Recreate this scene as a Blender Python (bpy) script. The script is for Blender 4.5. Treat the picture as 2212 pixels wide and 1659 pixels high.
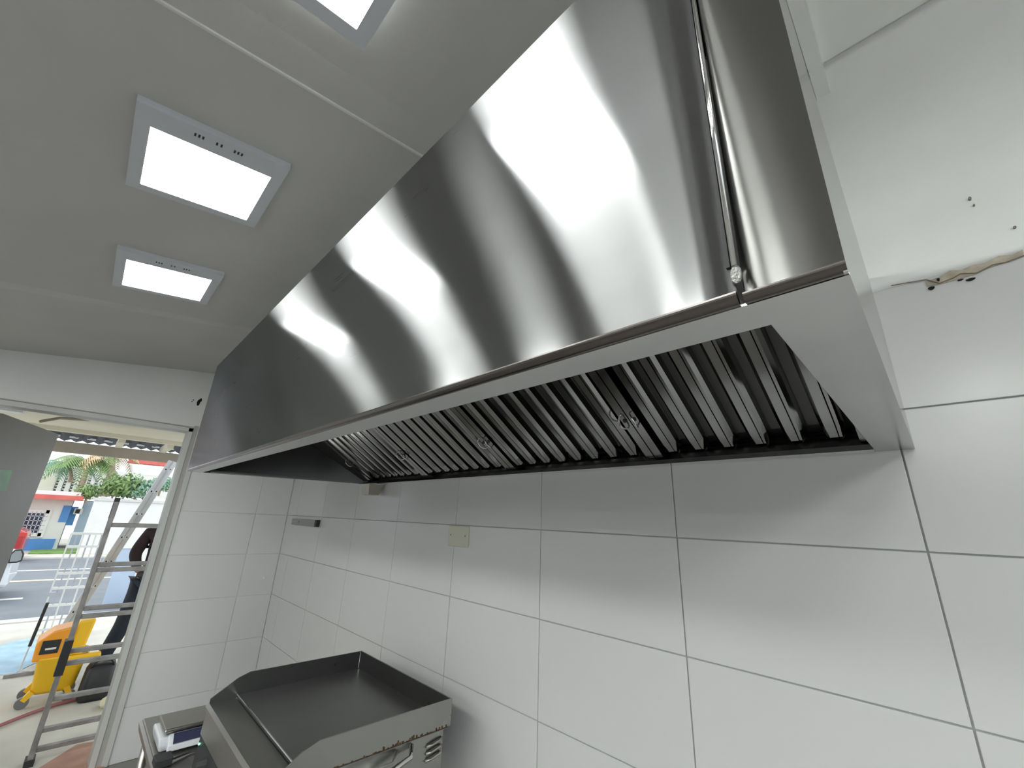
import bpy, bmesh, math, random
from mathutils import Vector, Matrix
random.seed(4)
for o in list(bpy.data.objects): bpy.data.objects.remove(o)
S = bpy.context.scene
COL = S.collection
# ------------------------------------------------------------------ camera
FPX = 888.24
ROT = ((0.707887, 0.705131, 0.041059), (-0.196949, 0.252876, -0.947241), (-0.678312, 0.662453, 0.317882))  # right, down, forward
CAM = Vector((4.482, -1.423, -0.315))
r_, d_, f_ = [Vector(v) for v in ROT]
cd = bpy.data.cameras.new('camera'); cam = bpy.data.objects.new('camera', cd); COL.objects.link(cam)
cd.sensor_width = 36; cd.lens = FPX / 2212 * 36; cd.clip_start = .01; cd.clip_end = 300
M = Matrix.Identity(4)
for i in range(3):
    M[i][0] = r_[i]; M[i][1] = -d_[i]; M[i][2] = -f_[i]; M[i][3] = CAM[i]
cam.matrix_world = M
S.camera = cam
# ------------------------------------------------------------------ world, exposure
W = bpy.data.worlds.new('overcast_sky'); S.world = W; W.use_nodes = True
bg = W.node_tree.nodes['Background']; bg.inputs[0].default_value = (.86, .93, 1, 1); bg.inputs[1].default_value = 1.7
S.view_settings.view_transform = 'Standard'; S.view_settings.look = 'None'
S.view_settings.gamma = 1; S.view_settings.use_curve_mapping = False
S.view_settings.exposure = 0.3
S.cycles.use_denoising = True
S.cycles.max_bounces = 10; S.cycles.diffuse_bounces = 6; S.cycles.glossy_bounces = 6
S.cycles.sample_clamp_indirect = 6
LAMP = 27.0            # radiance of the LED ceiling panels
sun = bpy.data.lights.new('sun', 'SUN'); sun.energy = .8; sun.angle = .5; sun.color = (1, .97, .9)
so = bpy.data.objects.new('sun', sun); COL.objects.link(so); so.rotation_euler = (math.radians(25), math.radians(-20), 0)

# ------------------------------------------------------------------ helpers
def at(px, py, ax, v):
    """world point where the sight line of a pixel of the 2212x1659 photo meets the plane axis=v"""
    d = r_ * ((px - 1106) / FPX) + d_ * ((py - 829.5) / FPX) + f_
    t = (v - CAM[ax]) / d[ax]
    return CAM + d * t

def mat(name, col, rough=.6, metal=0, bump=0, bscale=60, var=0, vscale=3, spec=.5, coat=0, emit=None, aniso=0, trans=0, stretch=(1, 1, 1)):
    m = bpy.data.materials.new(name); m.use_nodes = True
    nt = m.node_tree; b = nt.nodes['Principled BSDF']; N = nt.nodes.new; L = nt.links.new
    b.inputs['Base Color'].default_value = (*col, 1); b.inputs['Roughness'].default_value = rough
    b.inputs['Metallic'].default_value = metal; b.inputs['Specular IOR Level'].default_value = spec
    if coat: b.inputs['Coat Weight'].default_value = coat; b.inputs['Coat Roughness'].default_value = .05
    if trans: b.inputs['Transmission Weight'].default_value = trans
    if emit: b.inputs['Emission Color'].default_value = (*emit[:3], 1); b.inputs['Emission Strength'].default_value = emit[3]
    g = N('ShaderNodeNewGeometry'); mp = N('ShaderNodeMapping'); mp.inputs['Scale'].default_value = stretch
    L(g.outputs['Position'], mp.inputs['Vector'])
    if var:
        n = N('ShaderNodeTexNoise'); n.inputs['Scale'].default_value = vscale; n.inputs['Detail'].default_value = 6
        L(mp.outputs[0], n.inputs['Vector'])
        mr = N('ShaderNodeMapRange'); mr.inputs[1].default_value = .3; mr.inputs[2].default_value = .7
        mr.inputs[3].default_value = 1 - var; mr.inputs[4].default_value = 1 + var
        L(n.outputs['Fac'], mr.inputs[0])
        h = N('ShaderNodeHueSaturation'); h.inputs['Color'].default_value = (*col, 1); L(mr.outputs[0], h.inputs['Value'])
        L(h.outputs[0], b.inputs['Base Color'])
        if metal:
            r2 = N('ShaderNodeMapRange'); r2.inputs[1].default_value = .3; r2.inputs[2].default_value = .7
            r2.inputs[3].default_value = rough * .9; r2.inputs[4].default_value = rough * 1.1
            L(n.outputs['Fac'], r2.inputs[0]); L(r2.outputs[0], b.inputs['Roughness'])
    if bump:
        n = N('ShaderNodeTexNoise'); n.inputs['Scale'].default_value = bscale; n.inputs['Detail'].default_value = 4
        L(mp.outputs[0], n.inputs['Vector'])
        bp = N('ShaderNodeBump'); bp.inputs['Strength'].default_value = bump; bp.inputs['Distance'].default_value = .004
        L(n.outputs['Fac'], bp.inputs['Height']); L(bp.outputs[0], b.inputs['Normal'])
    return m

def brushed(name, col, lobes, wob=0.0, wscale=2.0):
    """brushed steel, grain along the sheet (world X): anisotropic lobes (weight, spread across the grain, spread along it)"""
    m = bpy.data.materials.new(name); m.use_nodes = True
    nt = m.node_tree; nt.nodes.remove(nt.nodes['Principled BSDF']); N = nt.nodes.new; L = nt.links.new
    out = nt.nodes['Material Output']; g = N('ShaderNodeNewGeometry')
    tn = N('ShaderNodeCombineXYZ'); tn.inputs[0].default_value = 1
    def noise(sc, det, dist, lo, hi, a=.3, b=.7):
        n = N('ShaderNodeTexNoise'); n.inputs['Scale'].default_value = 1; n.inputs['Detail'].default_value = det; n.inputs['Distortion'].default_value = dist
        mp = N('ShaderNodeMapping'); mp.inputs['Scale'].default_value = sc; L(g.outputs['Position'], mp.inputs[0]); L(mp.outputs[0], n.inputs['Vector'])
        mr = N('ShaderNodeMapRange'); mr.inputs[1].default_value = a; mr.inputs[2].default_value = b; mr.inputs[3].default_value = lo; mr.inputs[4].default_value = hi
        L(n.outputs['Fac'], mr.inputs[0]); return mr.outputs[0]
    grain = noise((3, 60, 160), 3, 0, .975, 1.025)          # fine streaky grain
    cloud = noise((4, 4, 7), 6, 1.2, .93, 1.07)           # wiped, cloudy areas
    k = N('ShaderNodeMath'); k.operation = 'MULTIPLY'; L(grain, k.inputs[0]); L(cloud, k.inputs[1])
    nrm = None
    if wob:
        w = N('ShaderNodeTexNoise'); w.inputs['Scale'].default_value = wscale; w.inputs['Detail'].default_value = 1
        L(g.outputs['Position'], w.inputs['Vector'])
        sb = N('ShaderNodeVectorMath'); sb.operation = 'SUBTRACT'; sb.inputs[1].default_value = (.5, .5, .5); L(w.outputs['Color'], sb.inputs[0])
        s2 = N('ShaderNodeVectorMath'); s2.operation = 'SCALE'; s2.inputs['Scale'].default_value = wob; L(sb.outputs[0], s2.inputs[0])
        a2 = N('ShaderNodeVectorMath'); a2.operation = 'ADD'; L(g.outputs['Normal'], a2.inputs[0]); L(s2.outputs[0], a2.inputs[1])
        nm = N('ShaderNodeVectorMath'); nm.operation = 'NORMALIZE'; L(a2.outputs[0], nm.inputs[0]); nrm = nm.outputs[0]
    prev = None; acc = 0
    for wt, wide, thin in lobes:
        b = N('ShaderNodeBsdfAnisotropic'); b.distribution = 'GGX'; b.inputs['Color'].default_value = (*col, 1)
        r = math.sqrt(math.sqrt(wide * thin)); b.inputs['Anisotropy'].default_value = 1 - math.sqrt(thin / wide)
        rm = N('ShaderNodeMath'); rm.operation = 'MULTIPLY'; rm.inputs[1].default_value = r; L(k.outputs[0], rm.inputs[0]); L(rm.outputs[0], b.inputs['Roughness'])
        L(tn.outputs[0], b.inputs['Tangent'])
        if nrm: L(nrm, b.inputs['Normal'])
        acc += wt
        if prev is None: prev = b.outputs[0]
        else:
            mx = N('ShaderNodeMixShader'); mx.inputs[0].default_value = wt / acc; L(prev, mx.inputs[1]); L(b.outputs[0], mx.inputs[2]); prev = mx.outputs[0]
    L(prev, out.inputs['Surface'])
    return m

def tag(o, label=None, cat=None, group=None, kind=None):
    if label: o['label'] = label
    if cat: o['category'] = cat
    if group: o['group'] = group
    if kind: o['kind'] = kind
    return o
def empty(name, loc=(0, 0, 0), label=None, cat=None, group=None):
    o = bpy.data.objects.new(name, None); COL.objects.link(o); o.location = loc; o.empty_display_size = .05
    return tag(o, label, cat, group)
def link(name, me, m, parent=None):
    o = bpy.data.objects.new(name, me); COL.objects.link(o)
    if m and not me.materials: me.materials.append(m)
    if parent:
        o.parent = parent
        w = Vector(parent.location); p = parent.parent
        while p: w += p.location; p = p.parent
        o.location = -w
    return o
class MB:
    def __init__(s): s.bm = bmesh.new()
    def box(s, a, b, bev=0):
        a = Vector(a); b = Vector(b); c = (a + b) / 2; d = b - a
        g = bmesh.ops.create_cube(s.bm, size=1, matrix=Matrix.Translation(c) @ Matrix.Diagonal((abs(d.x), abs(d.y), abs(d.z), 1)))
        if bev:
            ed = {e for v in g['verts'] for e in v.link_edges}
            bmesh.ops.bevel(s.bm, geom=list(ed), offset=bev, segments=2, affect='EDGES', profile=.5)
        return s
    def prism(s, pts, vec):
        """polygon pts extruded by vec"""
        vec = Vector(vec); a = [s.bm.verts.new(p) for p in pts]; b = [s.bm.verts.new(Vector(p) + vec) for p in pts]
        s.bm.faces.new(a); s.bm.faces.new(b[::-1]); n = len(a)
        for i in range(n): s.bm.faces.new((a[i], b[i], b[(i + 1) % n], a[(i + 1) % n]))
        return s
    def loft(s, rings, close=True, caps=True):
        R = [[s.bm.verts.new(p) for p in r] for r in rings]; n = len(R[0])
        for i in range(len(R) - 1):
            for j in range(n if close else n - 1):
                s.bm.faces.new((R[i][j], R[i][(j + 1) % n], R[i + 1][(j + 1) % n], R[i + 1][j]))
        if caps and close: s.bm.faces.new(R[0][::-1]); s.bm.faces.new(R[-1])
        return s
    def tube(s, pts, r, seg=8, caps=True):
        pts = [Vector(p) for p in pts]; rings = []; up = Vector((0, 0, 1))
        for i, p in enumerate(pts):
            t = (pts[min(i + 1, len(pts) - 1)] - pts[max(i - 1, 0)]).normalized()
            if abs(t.dot(up)) > .95: up = Vector((0, 1, 0)) if abs(t.y) < .9 else Vector((1, 0, 0))
            u = t.cross(up).normalized(); v = t.cross(u)
            rr = r[i] if isinstance(r, (list, tuple)) else r
            rings.append([p + (u * math.cos(a) + v * math.sin(a)) * rr for a in [2 * math.pi * k / seg for k in range(seg)]])
        return s.loft(rings, True, caps)
    def bar(s, a, b, w, h, up=(0, 0, 1)):
        a = Vector(a); b = Vector(b); t = (b - a).normalized(); u = t.cross(Vector(up)).normalized(); v = t.cross(u)
        q = [(-w / 2, -h / 2), (w / 2, -h / 2), (w / 2, h / 2), (-w / 2, h / 2)]
        return s.loft([[p + u * x + v * y for x, y in q] for p in (a, b)])
    def quad(s, pts): s.bm.faces.new([s.bm.verts.new(p) for p in pts]); return s
    def build(s, name, m, parent=None, smooth=False, bev=0):
        bmesh.ops.recalc_face_normals(s.bm, faces=s.bm.faces)
        me = bpy.data.meshes.new(name)
        if smooth:
            for f in s.bm.faces: f.smooth = True
        s.bm.to_mesh(me); s.bm.free()
        o = link(name, me, m, parent)
        if bev:
            b = o.modifiers.new('b', 'BEVEL'); b.width = bev; b.segments = 2; b.limit_method = 'ANGLE'
        return o
def struct(name, mb, m, **k): return tag(mb.build(name, m, **k), kind='structure')
def arc(cx, cy, r, a0, a1, n): return [(cx + r * math.cos(a0 + (a1 - a0) * i / n), cy + r * math.sin(a0 + (a1 - a0) * i / n)) for i in range(n + 1)]

# ------------------------------------------------------------------ materials
m_ceil = mat('painted_ceiling', (.55, .55, .535), .75, bump=.15, bscale=45, var=.03)
m_plaster = mat('white_plaster', (.86, .87, .85), .6, bump=.35, bscale=30, var=.03, vscale=4)
m_white = mat('white_wall_paint', (.72, .73, .71), .6, bump=.15, bscale=40, var=.03)
m_tile = mat('glazed_tile', (.70, .70, .695), .24, bump=.05, bscale=90, var=.015, vscale=2)
m_grout = mat('grout', (.42, .43, .42), .9)
m_floor = mat('floor_tile', (.20, .19, .18), .4, var=.05)
m_panel = brushed('brushed_steel_panel', (.30, .30, .305), ((.79, .62, .012), (.21, .040, .007)), wob=.005, wscale=1.3)
m_strip = brushed('brushed_steel_end_sheet', (.31, .305, .30), ((.8, .5, .02), (.2, .08, .02)), wob=.02, wscale=3)
m_flange = mat('satin_steel', (.50, .50, .485), .22, 1, var=.08, vscale=5, bump=.03)
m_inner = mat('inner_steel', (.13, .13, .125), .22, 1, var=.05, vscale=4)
m_hem = mat('bent_edge_dark_reflection', (.16, .145, .14), .25, 1)  # dark tone paints in the dark floor mirrored by the bend
m_bright = mat('polished_steel', (.72, .72, .71), .1, 1)
m_baffle = mat('baffle_steel', (.34, .34, .335), .12, 1, var=.05, vscale=6)
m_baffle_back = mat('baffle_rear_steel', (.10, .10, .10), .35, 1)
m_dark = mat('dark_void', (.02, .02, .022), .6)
m_hole = mat('hole_black', (.008, .008, .008), .9)
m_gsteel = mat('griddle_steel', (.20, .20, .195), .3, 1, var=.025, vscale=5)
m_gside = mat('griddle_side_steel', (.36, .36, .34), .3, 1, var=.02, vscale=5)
m_plate = mat('griddle_plate', (.27, .27, .27), .42, 1, var=.15, vscale=2)
m_count = mat('worktable_steel', (.46, .44, .41), .3, 1, var=.05, vscale=4)
m_rust = mat('rust_stain', (.10, .055, .02), .9, var=.5, vscale=60)
m_plast = mat('grey_white_plastic', (.55, .57, .60), .4)
m_lcd = mat('display_black', (.03, .035, .07), .15)
m_black = mat('black_rubber', (.02, .02, .022), .5)
m_cream = mat('cream_plastic', (.62, .61, .50), .35)
m_alu = mat('aluminium', (.72, .73, .75), .4, .45, var=.1, vscale=9)
m_aludull = mat('weathered_aluminium', (.34, .33, .32), .5, .7, var=.25, vscale=14)
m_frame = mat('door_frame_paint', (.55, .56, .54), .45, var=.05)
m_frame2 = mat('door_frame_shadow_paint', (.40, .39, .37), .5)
m_lamp = mat('led_diffuser', (1, 1, 1), .5, emit=(.97, 1, .965, LAMP))
m_lampf = mat('lamp_frame_white', (.60, .62, .66), .4)

# ------------------------------------------------------------------ setting: walls, tiles
TH, TW, X1 = .342, .5993, 1.4439          # tile height, width, first full vertical joint
FL = -2.05
YD = -1.022; SL = .14; YK = -3.1           # hood front plane, ceiling slope, where it levels out
def cz(y): return 1.01 + SL * max(y, YK)
XR, YB = 7.6, -6.2
struct('wall_main', MB().box((-.12, .006, FL), (XR, .15, .343)), m_grout)
wm = bpy.data.objects['wall_main']
tile_cache = {}
def tile(parent, x0, x1, z0, z1, axis, g=.0019):
    """one glazed tile; axis 'x' = on the main wall, 'y' = on the left wall"""
    w = abs(x1 - x0) - 2 * g; h = z1 - z0 - 2 * g
    key = (round(w, 4), round(h, 4))
    if key not in tile_cache:
        b = MB().box((-w / 2, 0, -h / 2), (w / 2, .010, h / 2), bev=.0013)
        o = b.build('tile', m_tile); tile_cache[key] = o.data; bpy.data.objects.remove(o)
    o = bpy.data.objects.new('tile', tile_cache[key]); COL.objects.link(o); o.parent = parent
    c = (x0 + x1) / 2; zc = (z0 + z1) / 2
    j = random.uniform(-.0006, .0006)
    if axis == 'x': o.location = (c, 0 + j, zc)
    else: o.location = (0 + j, c, zc); o.rotation_euler = (0, 0, math.pi / 2)
    return o
cols = [0.0] + [X1 + TW * k for k in range(-2, 11) if X1 + TW * k > .05 and X1 + TW * k < XR] + [XR]
rows = [-.342 * r for r in range(-1, 7) if -.342 * r > FL] + [FL]
for i in range(len(cols) - 1):
    for j in range(len(rows) - 1):
        tile(wm, cols[i], cols[i + 1], rows[j + 1], rows[j], 'x')
# plaster above the tiles, a little proud, rolling over into the ceiling
pr = []
for x in (-.12, XR):
    pr.append([(x, .15, .345), (x, .002, .345), (x, .0, .36), (x, -.002, .80)] + [(x, -.002 - .22 * (1 - math.cos(a)), .80 + (cz(-.22) + .011 - .80) * math.sin(a)) for a in [k * math.pi / 20 for k in range(1, 11)]] + [(x, .15, 1.05)])
struct('trim_1', MB().loft(pr), m_plaster, smooth=True)
bpy.data.objects['trim_1']['label'] = 'white plaster band above the wall tiles beside the hood'
# broken plaster edge right of the hood
b = MB(); top = []; bot = []
edge = [(2003, 618, 0), (2030, 606, 8), (2055, 594, 13), (2080, 590, 9), (2105, 582, 11), (2130, 575, 6), (2160, 563, 7), (2190, 557, 3), (2212, 549, 3)]
for i, (px, py, t) in enumerate(edge):
    p = at(px, py, 1, -.003); top.append(at(px - 3, py - 10 + (i % 2) * 3, 1, -.003)); bot.append(at(px, py + t, 1, -.003))
for i in range(len(top) - 1):
    b.prism([top[i], top[i + 1], bot[i + 1], bot[i]], (0, .012, 0))
o = b.build('broken_plaster', mat('bare_mortar', (.50, .45, .36), .95, bump=.8, bscale=60, var=.25, vscale=40), wm); o['label'] = 'crumbled beige mortar edge'
for (px, py, w, h) in ((2012, 622, 7, 5), (2097, 603, 9, 3.5), (2075, 604, 6, 2), (2027, 604, 3, 5)):
    c = at(px, py, 1, -.0045); r = .0009
    b = MB(); b.prism([c + Vector((math.cos(a) * w * r * (1 + .2 * math.sin(3 * a)), 0, math.sin(a) * h * r)) for a in [k * math.pi / 5 for k in range(10)]], (0, .003, 0)); b.build('chip_hole', m_hole, wm)
b = MB(); cr = [at(px, py, 1, -.0042) for px, py in ((1925, 617), (1965, 610), (2000, 604), (2030, 612), (2060, 600), (2075, 591), (2110, 590), (2130, 580), (2145, 572), (2175, 566), (2212, 552))]
b.tube(cr, .0014, 5); b.build('crack', mat('crack_brown', (.22, .18, .13), .9), wm)
for (px, py, w, h) in ((2095, 428, 3, 5), (2104, 442, 2, 3), (2192, 490, 3, 3), (1798, 336, 3, 8)):
    c = at(px, py, 1, -.006)
    MB().prism([c + Vector((math.cos(a) * w * .001, 0, math.sin(a) * h * .001)) for a in [k * math.pi / 4 for k in range(8)]], (0, .008, 0)).build('chip_hole', mat('scuff', (.25, .25, .22), .9) if px > 2000 else m_hole, wm)

# left wall with the doorway
DY0, DY1, DH = -.935, -2.03, .31           # opening edges and head
struct('wall_left', MB().box((-.12, .006, FL), (-.006, -.84, 1.15)).box((-.12, -.84, FL), (0, DY0, 1.15)).box((-.12, DY0, DH + .04), (0, DY1, 1.15)).box((-.12, DY1, FL), (0, YB, 1.15)).box((-.006, .006, .343), (0, -.84, 1.15)), m_white)
wl = bpy.data.objects['wall_left']
for j in range(len(rows) - 1):
    tile(wl, 0, -.276, rows[j + 1], rows[j], 'y'); tile(wl, -.276, -.840, rows[j + 1], rows[j], 'y')
for (y, z, w, h) in ((-.925, .575, .012, .03), (-.915, .6, .010, .018), (-.965, .59, .005, .005), (-.972, .575, .005, .004)):
    MB().prism([(.001, y + math.cos(a) * w, z + math.sin(a) * h) for a in [k * math.pi / 4 for k in range(8)]], (-.004, 0, 0)).build('chip_hole', m_hole, wl)
# door frame: right jamb with a stepped profile, head, left jamb
d1 = empty('door_1', (0, DY0, FL)); tag(d1, 'open doorway with a grey-white frame beside the tiled wall', kind='structure')
for yy in (0,):
    b = MB().box((-.13, -.94, FL), (.012, -.905, DH + .035)); b.build('jamb', m_frame, d1, bev=.003)
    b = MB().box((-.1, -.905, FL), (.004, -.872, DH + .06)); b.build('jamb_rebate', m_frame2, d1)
    b = MB().box((-.06, -.874, FL), (.016, -.838, DH + .035)); b.build('jamb_trim', m_frame, d1, bev=.004)
MB().box((-.13, DY1 - .03, DH), (.012, -.905, DH + .038)).build('frame_head', m_frame, d1, bev=.003)
MB().box((-.02, DY1 - .03, DH + .04), (.008, -.9, DH + .047)).build('head_bead', m_frame2, d1)
MB().box((-.13, DY1 - .04, FL), (.012, DY1, DH)).build('jamb', m_frame, d1, bev=.003)
# door leaf swung outward, green sign on it
LA0 = Vector((-.02, -2.01, FL)); LA1 = Vector((-.92, -1.765, FL)); ld = (LA1 - LA0).normalized(); ln = Vector((ld.y, -ld.x, 0))
leaf = empty('door_leaf', LA0, 'grey-white door leaf swung open outward with a green sign', 'door')
b = MB(); b.prism([LA0, LA1, LA1 + ln * .04, LA0 + ln * .04], (0, 0, .255 - FL)); b.build('leaf_panel', mat('leaf_paint_shaded', (.17, .165, .155), .5, var=.04), leaf, bev=.002)  # paint darkened: the shade on the leaf is put into its colour
sg = MB(); P = lambda s, z, o=-.002: LA0 + ld * s + Vector((0, 0, z - FL)) - ln * 0 + ln * 0
# ------------------------------------------------------------------ ceiling
XB = 1.32; XCR = 3.437
def slab(x0, x1, dz0, dz1, t=.1, y0=YB, y1=.15):
    r = []
    for x, dz in ((x0, dz0), (x1, dz1)):
        r.append([(x, y1, cz(y1) + dz), (x, YK, cz(YK) + dz), (x, y0, cz(YK) + dz), (x, y0, cz(YK) + dz + t), (x, YK, cz(YK) + dz + t), (x, y1, cz(y1) + dz + t)])
    return r
b = MB(); b.loft(slab(XB + .03, XCR, 0, 0)); b.loft(slab(XCR, XCR + .11, .004, .014)); b.loft(slab(XCR + .11, 4.48, .014, .014)); b.loft(slab(-.12, XB, -.022, -.022, .14)); b.loft(slab(XB, XB + .03, -.022, .0, .12))
struct('ceiling', b, m_ceil)
b = MB(); b.loft(slab(4.48, XR, .0135, .0135)); struct('trim_4', b, m_plaster)
b = MB(); b.loft(slab(XCR - .002, XCR + .005, -.002, -.002, .01)); struct('trim_2', b, mat('ceiling_joint_bead', (.72, .72, .70), .6))
struct('floor', MB().box((-.12, .0, FL - .1), (XR, YB, FL)), m_floor)
struct('wall_right', MB().box((XR, .15, FL), (XR + .1, -.5, 1.15)).box((XR, -5.6, FL), (XR + .1, YB, 1.15)).box((XR, -.5, FL), (XR + .1, -5.6, FL + .5)).box((XR, -.5, .45), (XR + .1, -5.6, 1.15)), m_white)
struct('added_window_1', MB().box((XR + .02, -.5, FL + .5), (XR + .08, -.56, .45)).box((XR + .02, -5.54, FL + .5), (XR + .08, -5.6, .45)).box((XR + .02, -3.02, FL + .5), (XR + .08, -3.08, .45)).box((XR + .02, -.5, FL + .5), (XR + .08, -5.6, FL + .56)).box((XR + .02, -.5, .39), (XR + .08, -5.6, .45)), m_frame)  # unseen window, added to let daylight in from the right
struct('ground_right', MB().box((XR + .1, 8, FL - .1), (XR + 14, -14, FL)), mat('pale_paving', (.5, .49, .46), .9))  # pale ground added outside that window, bounces daylight up to the ceiling
struct('wall_back', MB().box((-.12, YB, FL), (XR, YB - .1, 1.15)), mat('back_wall_paint', (.30, .30, .30), .7))

# LED panels, a row in front of the hood and a row further into the room
def lamp(x, y, label, group='square LED panels on the ceiling'):
    z = cz(y)
    e = empty('ceiling_light', (x, y, z), label, 'light', group)
    tl = math.atan(SL) if y > YK else 0
    e.rotation_euler = (tl, 0, 0)
    hs, li = .200, .163
    def ch(name, mb, m): 
        o = mb.build(name, m); o.parent = e; return o
    f = MB()
    for a, b_ in (((-hs, -hs), (.25, -li)), ((-hs, li), (.25, hs)), ((-hs, -li), (-li, li)), ((li, -li), (.25, li))):
        f.box((a[0], a[1], -.022), (b_[0], b_[1], .004))
    fr = ch('lamp_frame', f, m_lampf)
    ch('diffuser', MB().box((-li, -li, -.018), (li, li, -.006)), m_lamp)
    for k in (-.062, -.052, -.042, -.006, .006, .042, .052, .062):
        vs = ch('vent_slot', MB().box((.208, k - .0025, -.0225), (.222, k + .0025, -.021)), m_black); vs.parent = fr
    return e
for x, l in ((1.865, 'square LED ceiling panel nearest the left wall, above the open doorway'), (2.86, 'square LED ceiling panel, large and whole, between the farther panel and the ceiling seam'), (3.862, 'LED ceiling panel cut off by the top edge of the photo')):
    lamp(x, -1.408, l)
lamp(5.86, -1.408, 'added unseen LED ceiling panel farthest right in the row in front of the hood, beyond the frame')  # extra panel, added to brighten the plaster and ceiling on the right
ROWN = ('first', 'second', 'third', 'fourth', 'fifth', 'sixth')
for y, rn in ((-2.6, 'nearest row behind the camera'), (-3.9, 'added middle row behind the camera'), (-5.2, 'added last row behind the camera')):  # middle and last rows are unseen, added to brighten the walls
    for i, x in enumerate((1.865, 2.86, 3.862, 4.86, 5.86)):
        lamp(x, y, '%s LED panel from the left in the %s' % (ROWN[i], rn), 'LED panels of the rows behind the camera')

# ------------------------------------------------------------------ the hood
XL, XH, ZB, ZT = 1.25, 4.466, -.102, .590
XLB = 1.61; XS = 4.384
hood = empty('extractor_hood', ((XL + XH) / 2, YD / 2, ZB), 'long stainless steel extractor hood on the tiled wall with baffle filters', 'extractor hood')
# front sheet with a rolled bottom bend
def sheet(x0, x1, m, name, yo=0.0, rb=.012, edge=False):
    def bend(x, z):
        if x0 < 4:   # long sheet: dips back just before the seam
            w = .018; return .0045 * math.exp(-(x1 - x) / w)
        w = .007 + .014 * max(0, min(1, (.35 - z) / .4)); return .40 * w * math.exp(-(x - x0) / w)
    xs = sorted({round(v, 5) for v in ([x0] + [x1 - .09 * (k / 14) for k in range(15)] if x0 < 4 else [x0 + (x1 - x0) * k / 18 for k in range(19)])})
    zs = [ZB + rb + (ZT - ZB - rb) * k / 14 for k in range(15)]
    gb = MB(); vg = [[gb.bm.verts.new((x, YD + yo + bend(x, z), z)) for x in xs] for z in zs]
    for a_ in range(len(zs) - 1):
        for b_ in range(len(xs) - 1): gb.bm.faces.new((vg[a_][b_], vg[a_][b_ + 1], vg[a_ + 1][b_ + 1], vg[a_ + 1][b_])).smooth = True
    vb = [[gb.bm.verts.new(v.co + Vector((0, .0012, 0))) for v in (row[0], row[-1])] for row in (vg[0], vg[-1])]
    gb.bm.faces.new((vb[0][0], vb[1][0], vb[1][1], vb[0][1]))
    gb.bm.faces.new([vb[0][0]] + [row[0] for row in vg] + [vb[1][0]]); gb.bm.faces.new([vb[0][1], vb[1][1]] + [row[-1] for row in vg[::-1]])
    gb.bm.faces.new(vg[-1] + [vb[1][1], vb[1][0]]); gb.bm.faces.new(vg[0][::-1] + [vb[0][0], vb[0][1]])
    for e_ in gb.bm.edges:
        if any(not f__.smooth for f__ in e_.link_faces): e_.smooth = False
    hem = [(YD + yo + rb - rb * math.cos(a), ZB + rb - rb * math.sin(a)) for a in [k * math.pi / 20 for k in range(0, 11)]] + [(YD + yo + rb, ZB + .003), (YD + yo + .003, ZB + rb)]
    MB().loft([[(x, y, z) for y, z in hem] for x in (x0, x1)]).build('hem', m_hem, hood)
    return gb.build(name, m, hood)
sheet(XL, XS - .003, m_panel, 'front_sheet')
sheet(XS + .002, XH, m_strip, 'end_sheet', yo=.002, rb=.009)
# seam: rolled bright edge, shadow gap, weld blob
MB().tube([(XS - .0008, YD - .0005, -.062), (XS - .0008, YD - .0005, ZT)], .0028, 12).build('seam_bead', m_bright, hood, smooth=True)
MB().box((XS - .0085, YD - .0008, -.062), (XS - .0045, YD + .004, ZT)).build('seam_gap', m_dark, hood)
b = MB(); bmesh.ops.create_icosphere(b.bm, subdivisions=2, radius=1, matrix=Matrix.Translation((XS, YD - .001, -.073)) @ Matrix.Diagonal((.0055, .0012, .011, 1)))
b.build('weld_spot', mat('ground_weld', (.30, .30, .29), .4, 1, bump=.8, bscale=400), hood, smooth=True)
# flat rim round the opening
FI, RI = -.950, 4.392
MB().box((XL, YD + .012, ZB - .0008), (XH + .0004, FI, ZB + .002)).build('front_rim', m_flange, hood)
MB().box((XL + .02, FI - .002, ZB + .002), (RI, FI, ZB + .028)).build('front_rim_return', m_inner, hood)
MB().box((RI, FI, ZB - .0008), (XH + .0004, -.002, ZB + .002)).build('end_rim', m_flange, hood)
MB().prism([(XH - .003, YD + .006, ZB), (XH - .003, -.001, ZB), (XH - .003, -.001, .385), (XH - .003, YD + .006, ZT)], (.003, 0, 0)).build('end_panel', m_flange, hood)
# left end, splayed; rail along its bottom
b = MB(); lp = [(XL, YD + .01), (XLB, -.014), (XLB + .004, -.014), (XL + .004, YD + .01)]
b.loft([[(x, y, ZB) for x, y in lp], [(x, y, z) for (x, y), z in zip(lp, (ZT, .385, .385, ZT))]]); b.build('end_panel', m_inner, hood)
b = MB(); rl = [(XL + .10, YD + .10), (XLB, -.014), (XLB + .03, -.014), (XL + .13, YD + .10)]
b.prism([(x, y, ZB - .001) for x, y in rl], (0, 0, .012)); b.build('end_rail', m_inner, hood)
# interior: back sheet behind filters, top plate
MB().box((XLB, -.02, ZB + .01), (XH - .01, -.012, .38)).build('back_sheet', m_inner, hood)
n = Vector((0, .62, 1)).normalized(); dn = Vector((0, -1, .62)).normalized()   # filter plane normal and upslope direction
F0 = Vector((0, -.052, -.083))
# grease gutter with a bright lip
MB().prism([(XLB, -.004, ZB - .004), (XLB, -.062, ZB - .004), (XLB, -.062, ZB + .010), (XLB, -.058, ZB + .010), (XLB, -.058, ZB), (XLB, -.008, ZB), (XLB, -.008, ZB + .03), (XLB, -.004, ZB + .03)], (RI - XLB, 0, 0)).build('grease_gutter', m_bright, hood)
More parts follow.
